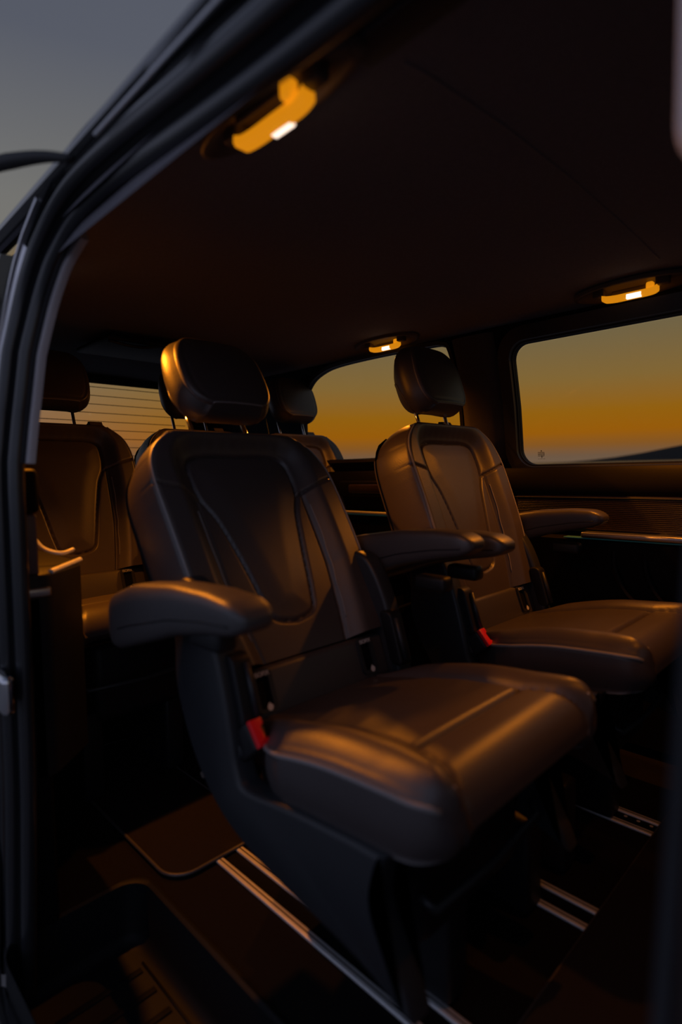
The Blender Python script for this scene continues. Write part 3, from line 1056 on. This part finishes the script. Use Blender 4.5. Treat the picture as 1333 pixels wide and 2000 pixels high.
def build_lower_strip(root):
    # strip between cushion and backrest with the two child-seat anchor slots
    a = math.radians(20)
    M = Matrix.Translation((-.012, 0, .480)) @ Matrix.Rotation(-a, 4, 'Y')
    b = B(); b.box((-.04, -.205, -.055), (.012, .205, .042), .012, M); st = autosmooth(b.out('anchor_strip', 'leather_plain', root), 40)
    for y in (-.14, .14):
        b = B()
        out = rrect(y-.023, y+.023, -.040, .040, .012, 5); inn = rrect(y-.014, y+.014, -.031, .026, .005, 5)
        n = len(out)
        V = [M @ Vector((.0115, p[0], p[1])) for p in out]+[M @ Vector((.018, p[0]*.995+y*.005, p[1]*.96)) for p in out]+[M @ Vector((.0175, p[0], p[1])) for p in inn]+[M @ Vector((-.01, p[0], p[1])) for p in inn]
        F = [(k*n+i, k*n+(i+1) % n, (k+1)*n+(i+1) % n, (k+1)*n+i) for k in range(3) for i in range(n)]
        fr = autosmooth(obj('anchor_slot', V, F, 'plastic', st), 30)
        b = B(); b.add([M @ Vector((.0125, p[0], p[1])) for p in inn], [tuple(range(n))]); b.out('slot_opening', 'hole', fr, False)
        T = M @ Matrix.Translation((.0192, y, .0305)) @ Matrix(((0, 0, 1, 0), (1, 0, 0, 0), (0, 1, 0, 0), (0, 0, 0, 1)))
        text_mesh('slot_lettering', 'ISOFIX', .0115, 'white_print', fr, T)
        # round pictogram below
        b = B()
        c = Vector((.0188, y+.004, -.030))
        b.add([M @ (c+Vector((0, .0065*math.cos(2*math.pi*k/14), .0065*math.sin(2*math.pi*k/14)))) for k in range(14)], [tuple(range(14))])
        b.add([M @ (c+Vector((.0003, -.004+.003*k, .006+.0*k))) for k in range(2)]+[M @ (c+Vector((.0003, .001, .010)))], [(0, 1, 2)])
        b.out('slot_pictogram', 'white_print', fr, False)
    return st

def build_buckle(root, ysign=-1):
    # buckle stands in the gap between cushion and shell; button faces up and forward
    a = math.radians(50)
    M = Matrix.Translation((.078, ysign*.212, .452)) @ Matrix.Rotation(a, 4, 'Y')
    b = B(); b.box((-.025, -.017, -.075), (.025, .017, .004), .006, M); bu = autosmooth(b.out('buckle', 'plastic_dark', root), 40)
    pl = [(-.023, -.014), (.023, -.014), (.023, .015), (.014, .015), (.010, .005), (-.008, .004), (-.012, .011), (-.023, .011)]
    b = B(); b.prism([(p[0], p[1]) for p in pl], lambda u, v, t: M @ Vector((u, v, t)), .003, .013, .002)
    autosmooth(b.out('buckle_button', 'red_plastic', bu), 40)
    b = B(); b.box((-.013, -.0165, -.20), (.0, .0165, -.07), .003, M); b.out('buckle_stalk', 'belt', bu)

def build_armrest(root, sg, pitch, dz, ydist=.288):
    """padded armrest; side profile x: rear -> tip"""
    xs = np.concatenate([np.linspace(-.265, .12, 22), .12+.075*(1-(1-np.linspace(0, 1, 12)[1:])**1.8)])
    top = lambda x: interp(x, [-.30, -.24, -.15, .0, .10, .16, .195], [.630, .664, .694, .712, .714, .709, .700])
    bot = lambda x: interp(x, [-.30, -.26, -.22, -.12, .0, .10, .15, .195], [.600, .565, .560, .590, .628, .648, .655, .664])
    V = []; n = 28; F = []
    pv = Vector((-.24, 0, .60)); a = math.radians(pitch)
    def tf(p):
        p = Vector(p)-pv
        q = Vector((p.x*math.cos(a)-p.z*math.sin(a), p.y, p.x*math.sin(a)+p.z*math.cos(a)))
        return q+pv+Vector((0, 0, dz))
    seam = []
    for x in xs:
        zt, zb = top(x), bot(x)
        c = (zt+zb)/2; hh = (zt-zb)/2
        hw = .037
        e = 1.0
        if x > .15: e = max(.02, 1-((x-.15)/.0462)**2.6)**.42
        if x < -.215: e = math.sqrt(max(.10, 1-((-.215-x)/.055)**2))
        for k in range(n):
            w = 2*math.pi*k/n
            cy = math.copysign(abs(math.cos(w))**.42, math.cos(w)); cz = math.copysign(abs(math.sin(w))**.50, math.sin(w))
            V.append(tf((x, sg*ydist+hw*cy*(e if x < -.215 else e**.6), c+hh*cz*e)))
        seam.append((x, c-hh*.30))
    m = len(xs)
    for i in range(m-1):
        for k in range(n):
            F.append((i*n+k, i*n+(k+1) % n, (i+1)*n+(k+1) % n, (i+1)*n+k))
    F.append(tuple(range(n))[::-1]); F.append(tuple((m-1)*n+k for k in range(n)))
    ar = autosmooth(obj('armrest', V, F, 'leather_plain', root), 70)
    for q in (-1, 1):
        b = B(); b.tube([tf((x, sg*ydist+q*.0368, z)) for x, z in seam[4:-6]], .0014, 6); b.out('piping', 'plastic_dark', ar)
    b = B(); b.box((.03, sg*ydist-.020, .615), (.115, sg*ydist+.020, .650), .010)
    o = autosmooth(b.out('recline_lever', 'plastic_dark', ar), 40)
    # bracket joining it to the backrest
    b = B(); b.tube([tf((-.235, sg*.20, .615)), tf((-.235, sg*ydist, .615))], .030, 16); autosmooth(b.out('armrest_pivot', 'plastic_dark', root), 40)
    return ar

def build_belt(root, ang, sg=1):
    # belt outlet box behind the shoulder with webbing running down over the bolster
    y0 = sg*.178
    def pt(y, s, n): return Vector(bk(y, s, n, ang))
    def bx(y0, y1, s0, s1, n0, n1, bev):
        b = B(); b.box((y0, s0, n0), (y1, s1, n1), bev)
        b.v = [tuple(pt(*p)) for p in b.v]
        return b
    g = autosmooth(bx(y0-.038, y0+.038, S1-.07, S1+.058, -.135, -.066, .010).out('belt_outlet', 'plastic_dark', root), 40)
    b = bx(y0-.027, y0+.027, S1+.056, S1+.062, -.094, -.070, .002); b.out('outlet_slot', 'hole', g)
    b = B()
    path = spline([(S1+.030, -.080), (S1+.040, -.064), (S1+.030, -.050), (S1-.06, -.088+.0), (S1-.2, -.09)], 6)
    V = []; F = []
    path = [(S1+.054, -.084), (S1+.068, -.074), (S1+.062, -.060), (S1-.004, -.040)]
    for (s, n) in path:
        V += [pt(y0-.023, s, n), pt(y0+.023, s, n)]
    F = [(2*i, 2*i+1, 2*i+3, 2*i+2) for i in range(len(path)-1)]
    w = obj('belt_webbing', V, F, 'belt', root, False)
    sd = w.modifiers.new('t', 'SOLIDIFY'); sd.thickness = .0015
    # belt lying back down the outer flank of the backrest
    V = []; F = []
    path = [(S1-.10, -.02), (.40, -.05), (.30, -.055), (.18, -.05), (.06, -.04)]
    for (s, n) in path:
        yy = sg*(float(back_w(s))+.010)
        V += [pt(yy, s, n-.02), pt(yy, s, n+.02)]
    F = [(2*i, 2*i+1, 2*i+3, 2*i+2) for i in range(len(path)-1)]
    w = obj('belt_webbing', V, F, 'belt', root, False)
    sd = w.modifiers.new('t', 'SOLIDIFY'); sd.thickness = .0015

def seat(loc, ang, label, arms=(), lift=0., ys=-1, belt=1, mirror_buckle=-1, dn=0., rear=-.040):
    r = empty('passenger_seat', loc)
    tag(r, label, 'seat', 'black leather passenger seats')
    build_base(r, ys, loc[2])
    build_cushion(r)
    build_backrest(r, ang)
    build_headrest(r, ang, lift, dn, rear)
    build_lower_strip(r)
    build_buckle(r, mirror_buckle)
    for (sg, pitch, dz) in arms:
        build_armrest(r, sg, pitch, dz)
    build_belt(r, ang, belt)
    return r
seat((0, -.352, 0), 31.0, 'black leather seat nearest the open sliding door, armrests lowered', ((-1, 0, -.004), (1, 2, .030)), 0., -1, dn=-.002, rear=-.024)
seat((0, .353, .008), 20., 'black leather seat beside the wide far window, armrests lowered', ((-1, 1.0, .014), (1, 2.5, .028)), .012, 1, dn=-.022, rear=-.056)
seat((-1.03, -.420, .052), 21., 'rear row leather seat behind the door pillar, at the left edge', (), .020, -2)
seat((-1.03, .115, .052), 21., 'middle seat of the rear row, mostly hidden behind the nearest seat', (), .020, 2)
seat((-1.03, .650, .052), 20., 'rear row leather seat in front of the rear quarter window', (), .030, 2)

# =================================================================== GRAB HANDLES WITH READING LIGHTS
def handle(loc, side, label, power, cone=145, spot_dir=None):
    """side -1: near roof edge, +1: far roof edge. inboard = -side*y"""
    r = empty('reading_light_handle', loc)
    tag(r, label, 'reading light', 'amber reading lights in the roof grab handles')
    i = -side
    # oval dish in the liner
    b = B()
    n = 28
    ov = lambda s, z: [(.165*s*math.cos(2*math.pi*k/n), .050*s*math.sin(2*math.pi*k/n), z) for k in range(n)]
    rings = [ov(1.0, .034), ov(.99, .026), ov(.92, .023), ov(.86, .030), ov(.6, .040)]
    V = []
    for rg in rings:
        for p in rg: V.append((p[0], p[1]*1.0, p[2]-.020+(-side*p[1])*.25))
    F = [(k*n+q, k*n+(q+1) % n, (k+1)*n+(q+1) % n, (k+1)*n+q) for k in range(4) for q in range(n)]+[tuple(4*n+q for q in range(n))]
    obj('mount_dish', V, F, 'lamp_plate', r)
    # glowing grip: flattened bar with turned-up ends
    pts = spline([(-.078, 0, -.004), (-.068, 0, -.009), (-.04, 0, -.012), (.0, 0, -.012), (.04, 0, -.012), (.060, 0, -.010), (.070, 0, -.005)], 6)
    prof = [(-.011, .006), (-.012, -.004), (-.008, -.009), (.008, -.009), (.012, -.004), (.011, .006), (.007, .009), (-.007, .009)]
    P = [(Vector(p), Vector((0, 1, 0)), Vector((0, 0, 1))) for p in pts]
    b = B(); b.sweep(P, prof); g = autosmooth(b.out('grip', 'amber_diffuser', r), 50)
    # second slim rail on the outboard side and its end lug
    b = B(); b.box((-.060, side*.019-.003, .002), (.036, side*.019+.003, .016), .003); b.out('inner_rail', 'lamp_plate', r)
    b = B(); b.box((.036, side*.012-.010, -.008), (.056, side*.012+.010, .018), .006); autosmooth(b.out('hinge_lug', 'amber_diffuser', r))
    b = B(); b.box((-.105, -.011, .0), (-.072, .011, .034), .005); autosmooth(b.out('end_post', 'lamp_plate', r))
    b = B(); b.box((.064, -.011, .0), (.100, .011, .034), .005); autosmooth(b.out('end_post', 'lamp_plate', r))
    # LED window on the inboard lower edge of the grip
    b = B(); b.box((-.010, i*.0075-.0055, -.0222), (.030, i*.0075+.0055, -.0085), .002); b.out('led_lens', 'led', r)
    ld = bpy.data.lights.new('reading_light', 'SPOT')
    ld.energy = power; ld.color = (1.0, .28, .014)
    ld.shadow_soft_size = .012; ld.spot_size = math.radians(cone); ld.spot_blend = .8
    l = bpy.data.objects.new('reading_light', ld); link(l, r)
    l.location = (.009, i*.014, -.040)
    dv = Vector(spot_dir or (0, i*.35, -1)).normalized()
    l.rotation_euler = dv.to_track_quat('-Z', 'Y').to_euler()
    return r
handle((.208, -.605, 1.362), -1, 'amber reading light handle near the open door, closest to the camera', 2.4, 108, (.35, .75, -1))
handle((-.690, -.640, 1.352), -1, 'amber reading light handle above the rear seat behind the door pillar', 26.0, 140, (.55, .15, -1))
handle((.244, .655, 1.388), 1, 'amber reading light handle above the wide far window', 17.0, 130, (.15, -.12, -1))
handle((-.678, .655, 1.394), 1, 'amber reading light handle above the rear quarter window', 14.0, 150)

def dome_light():
    r = empty('dome_light', (.84, 0, 1.420))
    tag(r, 'round amber dome light on the headliner ahead of the seats', 'dome light')
    n = 28
    ring = lambda q, z: [(q*math.cos(2*math.pi*k/n), q*math.sin(2*math.pi*k/n), z) for k in range(n)]
    rs = [ring(.062, .022), ring(.060, .006), ring(.050, .000), ring(.044, .004)]
    V = [p for q in rs for p in q]
    F = [(k*n+q, k*n+(q+1) % n, (k+1)*n+(q+1) % n, (k+1)*n+q) for k in range(3) for q in range(n)]
    obj('bezel', V, F, 'plastic_dark', r)
    rs = [ring(.044, .004), ring(.030, -.001), ring(.012, -.003)]
    V = [p for q in rs for p in q]
    F = [(k*n+q, k*n+(q+1) % n, (k+1)*n+(q+1) % n, (k+1)*n+q) for k in range(2) for q in range(n)]+[tuple(2*n+q for q in range(n))]
    obj('diffuser', V, F, 'amber_diffuser', r)
    ld = bpy.data.lights.new('dome_lamp', 'SPOT')
    ld.energy = 5.0; ld.color = (1.0, .28, .014); ld.shadow_soft_size = .012
    ld.spot_size = math.radians(84); ld.spot_blend = .5
    l = bpy.data.objects.new('dome_lamp', ld); link(l, r)
    l.location = (0, 0, -.012)
dome_light()

# =================================================================== DOOR HARDWARE
def hardware():
    a = empty('door_roller_arm', (-.10, -.80, 1.32))
    tag(a, 'dark roller arm of the sliding door reaching out at the upper corner', 'door arm')
    o = Vector((-.10, -.80, 1.32))
    b = B()
    pts = [Vector(p)-o for p in [(.02, -.80, 1.308), (-.05, -.82, 1.33), (-.16, -.85, 1.350), (-.26, -.875, 1.358), (-.42, -.93, 1.36)]]
    b.tube([tuple(p) for p in spline([tuple(q) for q in pts], 5)], [.005+.006*min(1, k/8) for k in range(21)], 8)
    b.out('arm', 'plastic_dark', a)
    b = B(); b.box((-.26, -.10, .005), (-.20, -.06, .095), .012); autosmooth(b.out('roller_bracket', 'plastic_dark', a))
    b = B(); b.tube([(-.23, -.08, .09), (-.215, -.075, .125)], .008, 8); b.out('roller_pin', 'plastic_dark', a)
    # striker on the rear pillar
    s = empty('door_striker', (-.285, -.848, .512))
    tag(s, 'chrome rounded door striker on the rear pillar at the left edge', 'striker')
    b = B(); b.box((-.050, -.010, -.034), (.048, .012, .034), .010); autosmooth(b.out('striker_plate', 'chrome', s), 50)
    b = B(); b.tube(spline([(-.02, -.008, -.022), (-.02, -.026, -.016), (-.02, -.026, .016), (-.02, -.008, .022)], 5), .006, 8); b.out('striker_loop', 'chrome', s)
    # small bracket parts at the head of the pillar
    g = empty('pillar_bracket', (-.36, -.80, 1.18))
    tag(g, 'small metal bracket at the head of the rear door pillar', 'bracket')
    b = B(); b.box((-.03, -.05, .0), (.0, -.045, .10), .002); b.out('plate', 'paint', g)
    b = B(); b.tube([(-.02, -.055, .02), (.02, -.055, .07), (.06, -.05, .085)], .005, 8); b.out('rod', 'aluminium', g)
hardware()

# =================================================================== OUTSIDE
def outside():
    V = [(-30, -40, -.52), (30, -40, -.52), (30, 14, -.52), (-30, 14, -.52)]
    struct(obj('ground', V, [(0, 1, 2, 3)], 'bounce_ground', None, False), 'pale lot the van is parked on, lightened to bounce light', 'ground')
    tl = math.tan(math.radians(1.0))      # the lot slopes a little
    V = [(-9000, 14, -12), (9000, 14, -12), (9000, 12000, -12+12000*tl), (-9000, 12000, -12+12000*tl)]
    tag(obj('sea', V, [(0, 1, 2, 3)], 'sea_water', None, False), 'calm grey sea below the sunset, seen through the far window', 'sea', None, 'stuff')
    # headland rising to the right
    n = 60; V = []; F = []
    Y0, Y1 = 4500., 7500.
    for j, y in enumerate((Y0, (Y0+Y1)/2, Y1)):
        for i in range(n+1):
            t = i/n
            x = -2230+7000*t
            hgt = 5*215*(1-math.exp(-t*2.6))*t**.25*(1+.05*math.sin(t*37)+.03*math.sin(t*91)) if t > 0 else 0
            V.append((x, y+90*math.sin(t*9), -14+y*tl+(hgt+40*t if j == 1 else 0)))
    for j in range(2):
        for i in range(n):
            F.append((j*(n+1)+i, j*(n+1)+i+1, (j+1)*(n+1)+i+1, (j+1)*(n+1)+i))
    tag(obj('headland', V, F, 'hill'), 'dark headland sloping down to the sea behind the far window', 'hill')
outside()
